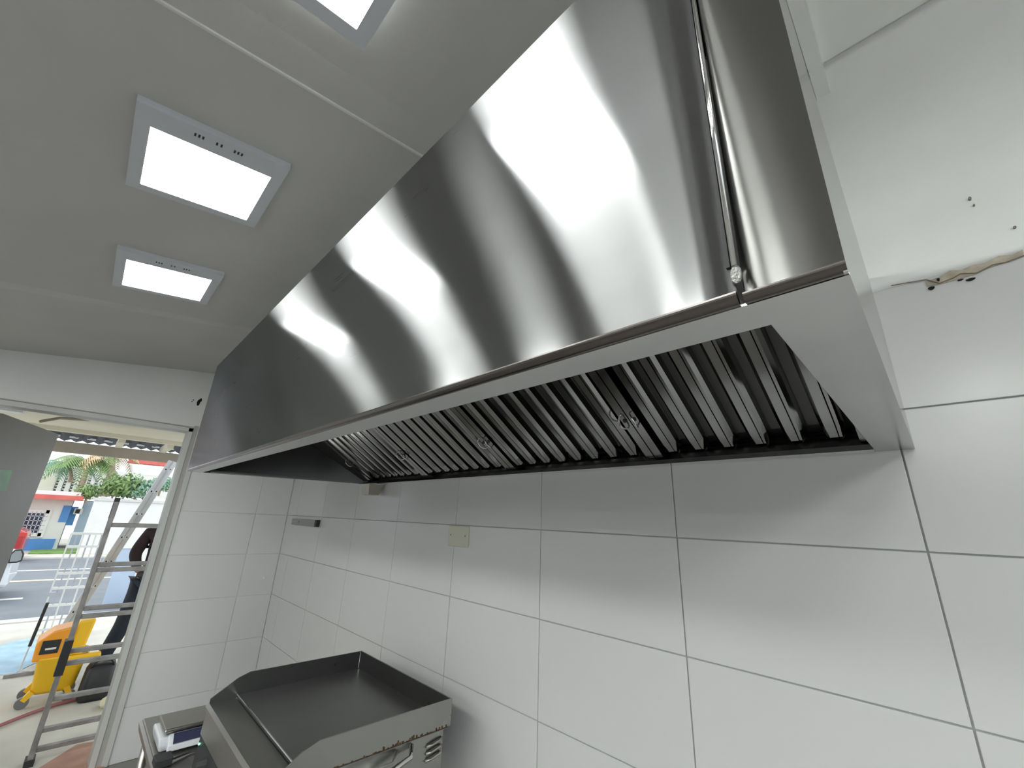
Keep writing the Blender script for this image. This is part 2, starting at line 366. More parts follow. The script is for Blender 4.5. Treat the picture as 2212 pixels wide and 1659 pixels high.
# dark sheet above / behind baffles, from filter top to front sheet
T = F0 + dn * .50
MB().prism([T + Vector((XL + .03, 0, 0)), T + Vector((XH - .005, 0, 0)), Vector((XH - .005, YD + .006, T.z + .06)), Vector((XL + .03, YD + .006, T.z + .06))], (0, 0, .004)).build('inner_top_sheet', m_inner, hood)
MB().prism([(XL + .01, YD + .006, ZT - .004), (XLB, -.004, .385), (XH - .004, -.004, .385), (XH - .004, YD + .006, ZT - .004)], (0, 0, .003)).build('top_sheet', m_flange, hood)
# filters
def make_filter(x0, x1, lab):
    w = x1 - x0; e = empty('baffle_filter', (x0, F0.y, F0.z), lab, 'filter', 'baffle filters in the hood')
    L = .54
    def Pt(x, s, h): return Vector((x0 + x, 0, 0)) + F0 + dn * s - n * h   # h: towards the viewer (below)
    def part(name, mb, m): return mb.build(name, m, e)
    for a, b_ in ((.002, .030), (w - .030, w - .002)):
        mb = MB(); mb.loft([[Pt(a, s, -.03), Pt(b_, s, -.03), Pt(b_, s, .004), Pt(a, s, .004)] for s in (0, L)]); part('frame_side', mb, m_baffle)
    for s0, s1 in ((0, .012), (L - .02, L)):
        mb = MB(); mb.loft([[Pt(a, s0, -.03), Pt(a, s1, -.03), Pt(a, s1, -.02), Pt(a, s0, -.02)] for a in (.002, w - .002)]); part('frame_rail', mb, m_baffle_back)
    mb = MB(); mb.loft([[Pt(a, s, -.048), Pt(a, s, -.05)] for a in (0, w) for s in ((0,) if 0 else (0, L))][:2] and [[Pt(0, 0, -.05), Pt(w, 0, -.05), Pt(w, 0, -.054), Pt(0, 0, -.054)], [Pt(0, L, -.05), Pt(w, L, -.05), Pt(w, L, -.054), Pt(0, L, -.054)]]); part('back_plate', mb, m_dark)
    nb = max(1, round((w - .06) / .0845)); pit = (w - .06) / nb
    hw = pit * .30
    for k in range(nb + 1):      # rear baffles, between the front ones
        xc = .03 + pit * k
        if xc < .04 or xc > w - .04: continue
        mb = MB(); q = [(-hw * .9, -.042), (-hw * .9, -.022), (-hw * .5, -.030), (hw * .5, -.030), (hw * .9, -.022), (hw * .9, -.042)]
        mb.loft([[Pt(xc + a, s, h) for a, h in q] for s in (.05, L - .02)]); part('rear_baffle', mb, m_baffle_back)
    for k in range(nb):
        xc = .03 + pit * (k + .5)
        mb = MB(); rings = []
        for s, f, dz in ((.006, .30, -.014), (.012, .55, -.007), (.03, .8, -.002), (.07, .96, 0), (.12, 1, 0), (L - .015, 1, 0)):
            rings.append([Pt(xc + a * f, s, h + dz) for a, h in ((-hw * 1.12, -.030), (-hw, -.004), (-hw * .62, .006), (hw * .22, .006), (hw * .27, .0), (hw * .33, .0055), (hw * .62, .006), (hw, -.004), (hw * 1.12, -.030))])
        mb.loft(rings); part('baffle', mb, m_baffle)
    for xs in (.016, w - .016):   # wire handle on each side frame
        if xs > w / 2 and x1 > 4.2: continue
        for s in (.20,):
            pts = []
            for a in range(9):
                t = math.pi * a / 8; pts.append(Pt(xs + .010 * (1 if xs < .1 else -1) * math.sin(t), s + .03 * math.cos(t), .006 + .020 * math.sin(t)))
            mb = MB(); mb.tube(pts, .0028, 6); hd = part('handle', mb, m_bright)
            mb = MB(); c = Pt(xs, s, .004); bmesh.ops.create_icosphere(mb.bm, subdivisions=1, radius=.009, matrix=Matrix.Translation(c)); mb.build('rivet', m_baffle_back, hd)
    return e
fx = [1.70, 2.402, 3.104, 3.814, 4.400]
for i, l in enumerate(('baffle filter at the left end of the hood, farthest from the camera', 'second baffle filter from the left end of the hood', 'third baffle filter from the left, middle right of the hood', 'baffle filter at the near right end of the hood with the widest looking bars')):
    make_filter(fx[i], fx[i + 1], l)
# small filler between left end and first filter
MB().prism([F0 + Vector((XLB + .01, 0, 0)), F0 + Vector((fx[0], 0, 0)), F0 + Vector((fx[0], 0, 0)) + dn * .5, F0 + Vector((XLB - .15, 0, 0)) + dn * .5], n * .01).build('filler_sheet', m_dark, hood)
# grease cup under the rear left corner
cup = empty('grease_cup', (1.77, -.06, -.175), 'small tapered steel grease cup under the far rear corner of the hood', 'cup')
cx, cy = 1.775, -.070
b = MB(); b.loft([[(cx + sx * .068 * k, cy + sy * .052 * k, z) for sx, sy in ((-1, -1), (1, -1), (1, 1), (-1, 1))] for z, k in ((-.182, .72), (-.112, 1))])
b.build('cup_body', mat('cup_steel', (.42, .40, .34), .3, 1, var=.1), cup, bev=.002)
MB().box((cx - .1, cy - .058, -.114), (cx + .075, cy + .055, -.109)).build('cup_flange', m_bright, cup)
MB().box((cx + .03, cy - .03, -.109), (cx + .06, cy + .02, -.100)).build('cup_clip', m_dark, cup)

# white board strip on the ceiling above the hood end
b = MB()
b.prism([(4.460, -1.6, cz(-1.6) - .022), (4.494, -1.6, cz(-1.6) - .022), (4.494, 0, cz(0) - .022), (4.460, 0, cz(0) - .022)], (0, 0, .05))
o = b.build('trim_3', m_plaster); tag(o, 'white board strip along the ceiling above the hood end', kind='structure')

# ------------------------------------------------------------------ small things on the walls
o = empty('blank_socket_plate', (2.68, -.004, -.395), 'cream blank electrical cover plate screwed on the tiled wall', 'cover plate')
MB().box((2.600, -.010, -.447), (2.762, .0, -.3445), bev=.003).build('plate', m_cream, o)
for x in (2.622, 2.742): MB().tube([(x, -.0115, -.392), (x, -.008, -.392)], .0045, 8).build('screw', m_aludull, o)
o = empty('wall_rail', (.53, -.01, -.39), 'short grey metal rail fixed on the tiles near the corner', 'rail')
rb_ = MB().box((.235, -.028, -.419), (.80, -.002, -.366), bev=.003).build('rail_body', mat('rail_grey', (.36, .37, .36), .4, .6), o)
MB().box((.79, -.029, -.420), (.832, -.002, -.365)).build('dark_open_end', m_black, o)  # black block painted in for the dark inside of the open rail end
MB().box((.40, -.0295, -.405), (.43, -.027, -.38)).build('notch', m_aludull, rb_)
p = at(569, 1249, 0, .004)
o = MB().tube([p - Vector((.006, 0, 0)), p + Vector((.012, 0, 0))], [.011, .008], 12).build('wall_plug', m_plaster); tag(o, 'small white plug on the tiled wall beside the doorway', 'plug')

# ------------------------------------------------------------------ griddle on the work table
GX0, GX1, GB, GF = 2.14, 2.935, -.172, -.835
ZR, ZP, ZBOT, ZW = -1.0, -1.078, -1.30, -1.34
gr = empty('griddle', ((GX0 + GX1) / 2, -.5, ZW), 'steel countertop griddle with raised splash guard standing on the work table', 'griddle')
t = .006
def side(x0, x1, m):
    return MB().prism([(x0, GB, ZR), (x0, -.700, ZR), (x0, -.745, ZR - .016), (x0, GF, ZP + .004), (x0, GF, ZP - .012), (x0, GB, ZP - .012)], (x1 - x0, 0, 0)).build('side_guard', m, gr)
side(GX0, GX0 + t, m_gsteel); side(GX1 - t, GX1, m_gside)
MB().box((GX0 + t, GB - t, ZP - .012), (GX1 - t, GB, ZR)).build('back_guard', m_gsteel, gr)
MB().box((GX0 + t, -.735, ZP - .02), (GX1 - t, GB - t, ZP)).build('hot_plate', m_plate, gr)
MB().tube([(GX0 + t + .004, -.737, ZP + .002), (GX1 - t, -.737, ZP + .002)], .003, 6).build('plate_edge', m_bright, gr)
MB().tube([(GX0 + t + .001, GB - t - .003, ZP + .003), (GX0 + t + .001, GB - t - .003, ZR - .002)], .0022, 6).build('corner_weld', m_bright, gr)
MB().box((GX0 + t, GF, ZP - .022), (GX1 - t, -.739, ZP - .012)).build('drip_tray', m_gside, gr)
MB().prism([(GX0, GF - .002, ZP - .010), (GX0, GF - .012, ZP - .020), (GX0, GF - .012, ZP - .034), (GX0, GF - .002, ZP - .028)], (GX1 - GX0, 0, 0)).build('front_lip', m_count, gr)
MB().prism([(GX0 + .003, GF - .004, ZP - .034), (GX0 + .003, GF - .008, ZP - .115), (GX0 + .003, GF - .002, ZP - .115), (GX0 + .003, GF + .004, ZP - .034)], (GX1 - GX0 - .006, 0, 0)).build('front_fascia', m_count, gr)
MB().box((GX0 + .012, GF + .01, ZBOT), (GX1 - .016, GB - .02, ZP - .022)).build('body', m_gside, gr)
cp = MB().prism([(GX0 + .005, GF - .004, ZP - .117), (GX0 + .005, GF - .012, ZBOT), (GX0 + .005, GF + .01, ZBOT), (GX0 + .005, GF + .01, ZP - .117)], (GX1 - GX0 - .02, 0, 0)).build('control_panel', m_dark, gr)
b = MB(); bmesh.ops.create_icosphere(b.bm, subdivisions=1, radius=.005, matrix=Matrix.Translation((GX0 + .03, GF - .010, ZP - .140)))
o = b.build('indicator_light', mat('green_led', (.1, .6, .2), .3, emit=(.2, 1, .4, 2)), gr); o['label'] = 'small green indicator light'
for i in range(3):
    x = GX0 + .16 + .2 * i
    MB().tube([(x, GF - .006, ZP - .165), (x, GF - .040, ZP - .163)], [.024, .02], 16).build('knob', m_black, gr)
# rusty seam and louvers on the right side
b = MB()
for k in range(90):
    y = GB - .015 - k * .0062 + random.uniform(-.003, .003); h = random.choice((.002, .003, .005, .012, .018)) * random.uniform(.5, 1) * (1 if k < 50 else .4)
    b.box((GX1 - .001, y - .003, ZP - .013), (GX1 + .0008, y + .003, ZP - .012 + h * .8))
tag(b.build('rust_stain', m_rust, gr), kind='stuff')
MB().box((GX1 - .018, GF + .01, ZP - .016), (GX1 - .002, GB - .01, ZP - .012)).build('seam_gap', m_dark, gr)
for i in range(3):
    b = MB(); z = ZP - .06 - .022 * i
    b.tube([(GX1 - .012, -.27, z), (GX1 - .006, -.25, z + .004), (GX1 - .006, -.215, z + .010), (GX1 - .012, -.20, z + .012)], .005, 8); b.build('louver', m_count, gr, smooth=True)
MB().tube([(GX1 - .012, -.34, ZP - .035), (GX1 + .02, -.36, ZP - .055), (GX1 + .025, -.44, ZP - .07), (GX1 + .02, -.50, ZP - .085)], .009, 10).build('drain_pipe', m_bright, gr, smooth=True)
MB().tube([(GX1 - .01, -.40, ZP - .035), (GX1 + .03, -.44, ZP - .045), (GX1 + .02, -.56, ZP - .05)], .005, 8).build('side_bracket', m_aludull, gr, smooth=True)
for x in (GX0 + .05, GX1 - .06):
    for y in (GB - .07, GF + .06): MB().tube([(x, y, ZW), (x, y, ZBOT)], [.018, .014], 12).build('foot', m_black, gr)
# work table
tb = empty('work_table', (2.5, -.5, FL), 'stainless steel work table under the griddle and the scale', 'table')
c0 = at(308, 1552, 2, ZW)     # left front corner seen in the photo
TX0, TYF = c0.x, c0.y
print('table corner', c0, at(445, 1512, 2, ZW), at(330, 1659, 2, ZW))
TXR = 3.05
b = MB(); b.box((TX0, TYF, ZW - .035), (TXR, -.07, ZW)); b.build('table_top', m_count, tb, bev=.006)
MB().prism([(TX0, TYF - .012, ZW - .012), (TX0, TYF - .004, ZW - .05), (TX0, TYF, ZW - .05), (TX0, TYF, ZW - .006)], (TXR - TX0, 0, 0)).build('front_edge', m_count, tb)
for x in (TX0 + .04, TXR - .04):
    for y in (TYF + .04, -.11):
        MB().tube([(x, y, FL), (x, y, ZW - .03)], .02, 12).build('leg', m_count, tb, smooth=True)
MB().box((TX0 + .03, TYF + .03, FL + .25), (TXR - .03, -.1, FL + .27)).build('shelf', m_count, tb)

# scale
sc_c = at(408, 1546, 2, ZW + .09)
sc = empty('weighing_scale', (sc_c.x, sc_c.y, ZW), 'small grey-white digital scale with steel platter beside the griddle', 'scale')
print('scale', sc_c)
sx, sy = sc_c.x, sc_c.y
w2, d2 = .10, .10
b = MB(); b.loft([[(sx + a * w2 * k, sy + c_ * d2 * k2, z) for a, c_ in ((-1, -1), (1, -1), (1, 1), (-1, 1))] for z, k, k2 in ((ZW + .008, 1.0, 1.05), (ZW + .03, 1.04, 1.1), (ZW + .06, .92, 1.15))])
b.build('scale_body', m_plast, sc, bev=.008)
MB().box((sx - w2 * 1.0, sy - d2 * 1.0, ZW + .072), (sx + w2 * 1.0, sy + d2 * 1.0, ZW + .088), bev=.006).build('platter', m_count, sc)
MB().box((sx - w2 * .6, sy - d2 * .6, ZW + .058), (sx + w2 * .6, sy + d2 * .6, ZW + .073)).build('platter_support', m_black, sc)
# sloped display on the side that faces the room (+x towards the camera / -y front)
b = MB(); b.prism([(sx + w2 * .90, sy - d2 * .8, ZW + .012), (sx + w2 * 1.32, sy - d2 * .8, ZW + .012), (sx + w2 * 1.24, sy - d2 * .8, ZW + .03), (sx + w2 * .9, sy - d2 * .8, ZW + .068)], (0, d2 * 1.7, 0)); 
dh = b.build('display_housing', m_plast, sc, bev=.004)
q = [Vector((sx + w2 * 1.215, 0, ZW + .035)), Vector((sx + w2 * .95, 0, ZW + .0645))]
nn = Vector((.6, 0, .8)) * .0012
b = MB(); b.prism([q[0] + nn + Vector((0, sy - d2 * .62, 0)), q[0] + nn + Vector((0, sy + d2 * .72, 0)), q[1] + nn + Vector((0, sy + d2 * .72, 0)), q[1] + nn + Vector((0, sy - d2 * .62, 0))], nn); b.build('display', m_lcd, dh)
for k in range(4):
    x, y = sx + (w2 * .8 if k % 2 else -w2 * .8), sy + (d2 * .8 if k // 2 else -d2 * .8)
    MB().tube([(x, y, ZW), (x, y, ZW + .012)], .01, 8).build('foot', m_black, sc)
# black cable and adapter beside the scale
o = empty('power_adapter', (sx + .22, sy - .02, ZW), 'black power adapter with cable lying between scale and griddle', 'adapter')
MB().box((sx + .16, sy - .13, ZW), (sx + .23, sy - .07, ZW + .03), bev=.004).build('adapter_body', m_black, o)
MB().tube([(sx + .20, sy - .07, ZW + .01), (sx + .17, sy + .0, ZW + .006), (sx + .18, sy + .08, ZW + .006), (sx + .22, sy + .15, ZW + .006)], .004, 6).build('cable', m_black, o)
#OUTSIDE#
# ------------------------------------------------------------------ outside: forecourt, road
m_conc = mat('pale_concrete', (.56, .54, .47), .9, bump=.3, bscale=20, var=.16, vscale=1.6)
m_road = mat('asphalt_grey', (.17, .185, .20), .9, var=.08, vscale=2)
m_line = mat('road_paint', (.75, .75, .70), .8)
m_lineo = mat('road_paint_orange', (.75, .60, .42), .8)
m_kerb = mat('kerb_concrete', (.62, .62, .58), .9, var=.08)
m_grass = mat('grass', (.18, .33, .08), .9, var=.3, vscale=4)
m_hw = mat('house_white', (.78, .78, .74), .8, var=.04)
m_blue = mat('house_blue', (.10, .28, .62), .7, var=.05)
m_pblue = mat('pale_blue_wall', (.45, .55, .68), .8, var=.04)
m_red = mat('terracotta_red', (.62, .14, .11), .7, var=.15)
m_win = mat('window_dark', (.05, .07, .12), .15)
m_grey = mat('galvanised', (.5, .52, .55), .5, .4)
struct('floor_forecourt', MB().box((-5.6, 12, FL - .12), (-.12, -9, FL)), m_conc)
MB_ = MB().box((-5.85, 12, FL - .1), (-5.6, -9, FL + .02)); o = MB_.build('kerb', m_kerb); tag(o, kind='structure')
o = MB().box((-16.2, 30, FL - .12), (-5.85, -22, FL - .01)).build('road', m_road); tag(o, kind='structure')
o = MB().box((-60, 40, FL - .12), (-16.5, -30, FL + .02)).build('ground_beyond_road', m_conc); tag(o, kind='structure')
o = MB().box((-16.5, 30, FL - .1), (-16.2, -22, FL + .04)).build('kerb_beyond_road', m_kerb); tag(o, kind='structure')
for i, (y0, y1) in enumerate(((-2.9, -1.77),)):
    o = MB().box((-8.2, y0, FL - .01), (-8.02, y1, FL - .006)).build('lane_mark', m_line); tag(o, 'short white dash painted on the near lane of the road', 'road marking')
o = MB().box((-10.85, -20, FL - .01), (-10.65, 28, FL - .006)).build('lane_line', m_lineo); tag(o, 'continuous pale orange line along the middle of the road', 'road marking')
o = MB().box((-13.0, -20, FL - .01), (-12.85, 28, FL - .006)).build('lane_line', m_line); tag(o, 'thin white line along the far side of the road', 'road marking')
b = MB(); c0 = Vector((-3.6, -1.62, FL + .002))
b.prism([c0 + Vector((math.cos(a) * .75 * (1 + .25 * math.sin(3 * a)), math.sin(a) * .35 * (1 + .2 * math.cos(5 * a)), 0)) for a in [k * math.pi / 8 for k in range(16)]], (0, 0, .002))
o = b.build('paint_stain', mat('blue_paint_stain', (.34, .50, .60), .8, var=.2, vscale=5)); tag(o, 'pale blue paint stain on the concrete forecourt', 'stain')

# canopy over the doorway
m_cc = mat('canopy_cream', (.66, .62, .50), .7, var=.05)
m_beam = mat('canopy_beam_brown', (.30, .26, .20), .7, var=.15, vscale=3)
can = empty('entrance_canopy', (-1.6, -1.4, .3), 'cream canopy with brown beam and corrugated roof over the doorway outside', 'canopy')
ya, yb = -3.4, 1.2
zc1 = at(250, 944, 0, -1.75).z
MB().prism([(-.14, ya, .385), (-1.75, ya, zc1 + .03), (-1.75, ya, zc1 + .06), (-.14, ya, .42)], (0, yb - ya, 0)).build('soffit', m_cc, can)
X2 = -2.6
zb0 = at(250, 988, 0, X2).z; zb1 = at(250, 966, 0, X2).z
MB().box((X2 - .06, -1.98, zb0), (X2 + .04, yb, zb1)).build('beam', m_beam, can)
zc1 = at(250, 944, 0, -1.75).z
MB().box((-1.80, ya, zc1 - .01), (-1.72, yb, zc1 + .05)).build('soffit_edge', m_cc, can)
for px in (259, 362): 
    p = at(px, 960, 0, -2.2)
    MB().prism([(-1.78, p.y - .03, zc1 + .02), (-1.78, p.y - .03, zc1 - .05), (X2, p.y - .03, zb1 - .01), (X2, p.y - .03, zb1 + .06)], (0, .06, 0)).build('bracket', m_cc, can)
m_corr = mat('roof_sheet_dark', (.03, .03, .035), .6); m_corw = mat('roof_sheet_light', (.75, .78, .80), .5)
b = MB(); zr = at(250, 950, 0, -3.4).z
pts = []; 
N_ = 160
for i in range(N_ + 1):
    y = ya + (yb - ya) * i / N_; pts.append((y, .015 * math.sin(i * math.pi / 2)))
for i in range(N_):
    b.quad([(-1.9, pts[i][0], zr + .14 + pts[i][1]), (-1.9, pts[i + 1][0], zr + .14 + pts[i + 1][1]), (-3.8, pts[i + 1][0], zr - .04 + pts[i + 1][1]), (-3.8, pts[i][0], zr - .04 + pts[i][1])])
b.build('corrugated_roof', m_corr, can)
for k in range(26):
    y = ya + .1 + k * .17; p = at(250, 955, 0, -3.5)
    MB().box((-3.52, y, p.z - .012), (-3.48, y + .085, p.z + .008)).build('roof_batten', m_corw, can)
MB().box((-3.9, ya, zr - .13), (-3.86, yb, zr - .065)).build('roof_edge', m_corw, can)
# pipe and reddish bracket under the soffit
b = MB(); b.tube([at(88, 910, 0, -.5), at(130, 903, 0, -.7), at(200, 908, 0, -.9), at(262, 914, 0, -.9)], .012, 8); o = b.build('canopy_pipe', m_beam, can, smooth=True)
a0 = at(246, 916, 0, -.9); a1 = at(280, 922, 0, -.9)
MB().box((-.94, a0.y, a1.z), (-.88, a1.y, a0.z)).build('pipe_bracket', mat('rusty_bracket', (.25, .12, .08), .8), can)
b = MB(); q = [at(0, 880, 0, -.45), at(62, 893, 0, -.45), at(85, 907, 0, -.45), at(68, 909, 0, -.45), at(0, 883, 0, -.45)]
MB().box((-.5, -2.6, .33), (-.40, -1.93, .36)).build('translucent_strip', mat('translucent_sheet', (.8, .84, .86), .4), can)
for x_ in (-1.9,): MB().box((x_ - .04, -3.0, FL), (x_ + .04, -2.92, .5)).build('post', m_cc, can)

# ladders
def ladder(name, y0, y1, z0, z1, x0, x1, rung_z, label, m, rail=(.03, .075), rung_w=.032, two=True):
    e = empty(name, (x0, (y0 + y1) / 2, z0), label, 'ladder')
    def px_(z): return x0 + (x1 - x0) * (z - z0) / (z1 - z0)
    for y in (y0, y1):
        MB().bar((px_(z0), y, z0), (px_(z1), y, z1), rail[1], rail[0], up=(0, 1, 0)).build('side_rail', m, e, bev=.003)
        MB().box((px_(z0) - .05, y - .025, z0), (px_(z0) + .05, y + .025, z0 + .04)).build('rubber_foot', m_black, e)
    for z in rung_z:
        MB().bar((px_(z), y0, z), (px_(z), y1, z), rung_w, rung_w, up=(0, 0, 1)).build('rung', m, e, bev=.004)
    return e
ly = -1.232
ladder('aluminium_ladder', ly, ly + .44, FL, -.29, -.35, -.27, [-.47, -.765, -.805, -1.075, -1.13, -1.36, -1.44, -1.66, -1.85, -1.965], 'weathered grey aluminium ladder standing upright just outside the doorway', m_aludull)
b = bpy.data.objects['aluminium_ladder']
MB().bar((-.275, ly, -.42), (-.268, ly, -.26), .05, .034, up=(0, 1, 0)).build('rail_cap', m_black, b)
MB().box((-.35, ly - .028, -1.5), (-.25, ly + .02, -1.28)).build('rail_clamp', m_black, b)
# second ladder, bright, leaning towards the right
e2 = empty('leaning_ladder', (-3.3, -1.28, FL), 'bright aluminium ladder leaning diagonally to the right behind the upright one', 'ladder')
pa = at(112, 1402, 0, -2.9); pb = at(372, 1000, 0, -2.3)
pa.z = max(pa.z, FL + .02)
dv = (pb - pa)
pa2 = pa - dv.normalized() * 0
for off in ((0, 0, 0), (-.38, .03, 0)):
    o_ = Vector(off)
    MB().bar(pa + o_, pb + o_ + dv * .01, .10, .028, up=(1, 0, .0)).build('side_rail', m_alu, e2, bev=.004)
    MB().bar(pa + o_ - Vector((-.016, 0, 0)), pb + o_ + dv * .01 - Vector((-.016, 0, 0)), .012, .012, up=(1, 0, 0)).build('rail_rib', m_grey, e2)
L_ = dv.length
k = .12
while k < L_:
    c = pa + dv.normalized() * k
    MB().bar(c + Vector((.02, 0, 0)), c + Vector((-.38, .03, 0)), .03, .03).build('rung', m_alu, e2)
    for s in (-.022, .022):
        cc = c + Vector((.0155, s, s * .1)); MB().tube([cc, cc + Vector((.002, 0, 0))], .009, 8).build('rung_hole', m_hole, e2)
    k += .29
base = pa - Vector((.1, 0, 0))
MB().box((pa.x - .42, pa.y - .07, FL), (pa.x + .04, pa.y + .07, pa.z + .03)).build('ladder_shoe', m_black, e2)

# yellow mop bucket with side wringer
bx, by = -1.72, -1.19
m_yel = mat('yellow_plastic', (.85, .50, .015), .4, var=.06); m_org = mat('orange_yellow_plastic', (.85, .33, .02), .4, var=.08)
bk = empty('mop_bucket', (bx, by, FL), 'yellow wheeled mop bucket with wringer on the forecourt behind the ladder', 'bucket')
b = MB()
def rr(cx, cy, hx, hy, z, n=4, r=.05):
    out = []
    for sx_, sy_, a0 in ((1, 1, 0), (-1, 1, math.pi / 2), (-1, -1, math.pi), (1, -1, 1.5 * math.pi)):
        for i in range(n + 1):
            a = a0 + math.pi / 2 * i / n; out.append((cx + sx_ * (hx - r) + r * math.cos(a), cy + sy_ * (hy - r) + r * math.sin(a), z))
    return out
b.loft([rr(bx, by, .13, .12, FL + .09), rr(bx, by, .15, .14, FL + .12), rr(bx, by, .17, .165, FL + .36), rr(bx, by, .18, .175, FL + .37), rr(bx, by, .18, .175, FL + .385), rr(bx, by, .165, .16, FL + .385), rr(bx, by, .14, .13, FL + .14)])
b.build('tub', m_yel, bk, smooth=True)
b = MB(); b.prism([(bx - .13, by - .20, FL + .36), (bx - .13, by - .21, FL + .52), (bx - .13, by - .12, FL + .60), (bx - .13, by + .02, FL + .63), (bx - .13, by + .03, FL + .38)], (.30, 0, 0)); wr = b.build('wringer', m_org, bk, bev=.015)
b = MB(); b.prism([(bx - .12, by + .02, FL + .36), (bx - .12, by + .03, FL + .66), (bx - .12, by + .15, FL + .67), (bx - .12, by + .12, FL + .37)], (.27, 0, 0)); b.build('wringer_back', m_yel, bk, bev=.015)
MB().box((bx + .165, by - .17, FL + .42), (bx + .178, by - .05, FL + .53)).build('wringer_opening', m_dark, wr, bev=.004)
b = MB(); b.box((bx + .175, by - .14, FL + .455), (bx + .183, by - .07, FL + .47)); b.build('wringer_label', m_line, bk)
b = MB(); b.box((bx + .12, by + .0, FL + .33), (bx + .20, by + .26, FL + .385), bev=.02); b.build('lever', m_yel, bk)
for (dx, dy) in ((.13, -.17), (.13, .12), (-.13, -.17), (-.13, .12)):
    MB().bar((bx + dx, by + dy * .75, FL + .12), (bx + dx, by + dy, FL + .06), .04, .04, up=(1, 0, 0)).build('caster_bracket', m_yel, bk)
    MB().tube([(bx + dx - .018, by + dy, FL + .045), (bx + dx + .018, by + dy, FL + .045)], .045, 16).build('caster_wheel', mat('wheel_grey', (.16, .16, .17), .5), bk)
# squeegee leaning by the bucket, hose, black bag, rag
e = empty('floor_squeegee', at(30, 1458, 2, FL), 'dark handled floor squeegee standing left of the yellow bucket', 'squeegee')
g0 = at(42, 1448, 0, -2.66); g1 = at(103, 1302, 0, -2.55)
MB().tube([g0, g0.lerp(g1, .35)], .007, 8).build('lower_handle', m_alu, e); MB().tube([g0.lerp(g1, .35), g1], .014, 8).build('grip', m_black, e)
MB().box((g0.x - .02, g0.y - .10, FL + .0), (g0.x + .02, g0.y + .13, FL + .035)).build('blade', m_aludull, e)
MB().bar(g0, Vector((g0.x, g0.y + .08, FL + .03)), .012, .012).build('brace', m_alu, e)
hp = [at(x, y, 2, FL + .018) for x, y in ((-60, 1590), (0, 1567), (60, 1543), (120, 1522), (180, 1507), (240, 1490), (300, 1470))]
o = MB().tube(hp, .014, 8).build('hose', mat('hose_red', (.30, .10, .11), .5), smooth=True); tag(o, 'dull red hose running across the forecourt floor', 'hose')
px0 = at(190, 1516, 2, FL)
e = empty('black_bag', px0, 'black soft tool bag on the ground beside the bucket', 'bag')
b = MB(); b.loft([rr(px0.x - .1, px0.y + .03, .13 * k, .115 * k2, FL + z, 3, .05) for z, k, k2 in ((0, .9, .9), (.03, 1, 1.02), (.16, .98, .96), (.25, .85, .92), (.29, .6, .8))]); b.build('bag_body', m_black, e, smooth=True)
hpts = [Vector((px0.x - .02, px0.y + .03 + .08 * math.cos(t), FL + .27 + .06 * math.sin(t))) for t in [math.pi * i / 8 for i in range(9)]]
MB().tube(hpts, .008, 6).build('bag_handle', m_black, e, smooth=True)
pr_ = at(222, 1528, 2, FL)
b = MB(); bmesh.ops.create_icosphere(b.bm, subdivisions=3, radius=1, matrix=Matrix.Translation(pr_ + Vector((0, 0.03, .035))) @ Matrix.Diagonal((.10, .06, .04, 1)))
for v in b.bm.verts: v.co += Vector((0, 0, .012 * math.sin(v.co.x * 70) * math.cos(v.co.y * 60)))
o = b.build('cleaning_rag', mat('rag_cream', (.72, .66, .48), .9), smooth=True); tag(o, 'crumpled cream cleaning rag on the ground by the door frame', 'rag')
pm = at(190, 1640, 2, FL)
o = MB().prism([at(75, 1668, 2, FL + .001), at(165, 1612, 2, FL + .001), at(230, 1600, 2, FL + .001), at(215, 1720, 2, FL + .001), at(90, 1720, 2, FL + .001)], (0, 0, .012)).build('door_mat', mat('mat_terracotta', (.45, .27, .20), .95, var=.15, vscale=8)); tag(o, 'worn terracotta coloured mat on the ground at the threshold', 'mat')
pbk = at(215, 1372, 0, -2.3)
e = empty('dark_bucket_hat', (-2.3, pbk.y, pbk.z), None)
bpy.data.objects.remove(e)

# white panel board leaning outside and the white wall on the right
pA = at(262, 1178, 0, -6.4); pB = at(312, 1172, 0, -6.4)
e = empty('blue_board', (-6.4, -.5, FL), 'large pale blue board with white edge standing behind the ladders', 'board')
MB().box((-6.45, pA.y, FL), (-6.38, 1.0, pA.z)).build('board_face', m_pblue, e)
MB().box((-6.39, pA.y, pA.z - .05), (-6.36, 1.0, pA.z + .04)).build('board_edge', m_hw, e)
MB().box((-6.39, pB.y, FL), (-6.36, pB.y + .16, pA.z)).build('board_edge', m_hw, e)
pw = at(230, 1082, 0, -17.5)
o = MB().box((-17.7, -1.15, FL), (-17.5, 16, pw.z)).build('boundary_wall', m_hw); tag(o, 'tall white boundary wall across the road behind the ladders', 'wall')
o = MB().box((-17.75, -1.2, pw.z), (-17.45, 16, pw.z + .1)).build('boundary_wall_coping', m_kerb); o.parent = bpy.data.objects['boundary_wall']

# white barred gate
GXx = -4.62; gz0 = FL + .06; gz1 = -.74; gy0 = -1.43; gy1 = -1.02
gt = empty('barred_gate', (GXx, (gy0 + gy1) / 2, FL), 'white barred metal gate standing open beyond the ladders', 'gate')
for z in (gz0, gz0 + .30, gz0 + .52, -1.28, gz1 - .18, gz1): MB().box((GXx - .015, gy0, z - .016), (GXx + .015, gy1, z + .016)).build('gate_rail', m_hw, gt)
y = gy0; i = 0
while y <= gy1 + .01:
    MB().box((GXx - .01, y - .009, FL), (GXx + .01, y + .009, gz1)).build('gate_bar', m_hw if i % 2 == 0 else m_grey, gt); y += .067; i += 1
MB().box((GXx - .02, gy0 - .01, -1.57), (GXx + .03, gy0 + .07, -1.52)).build('gate_lock', m_grey, gt)

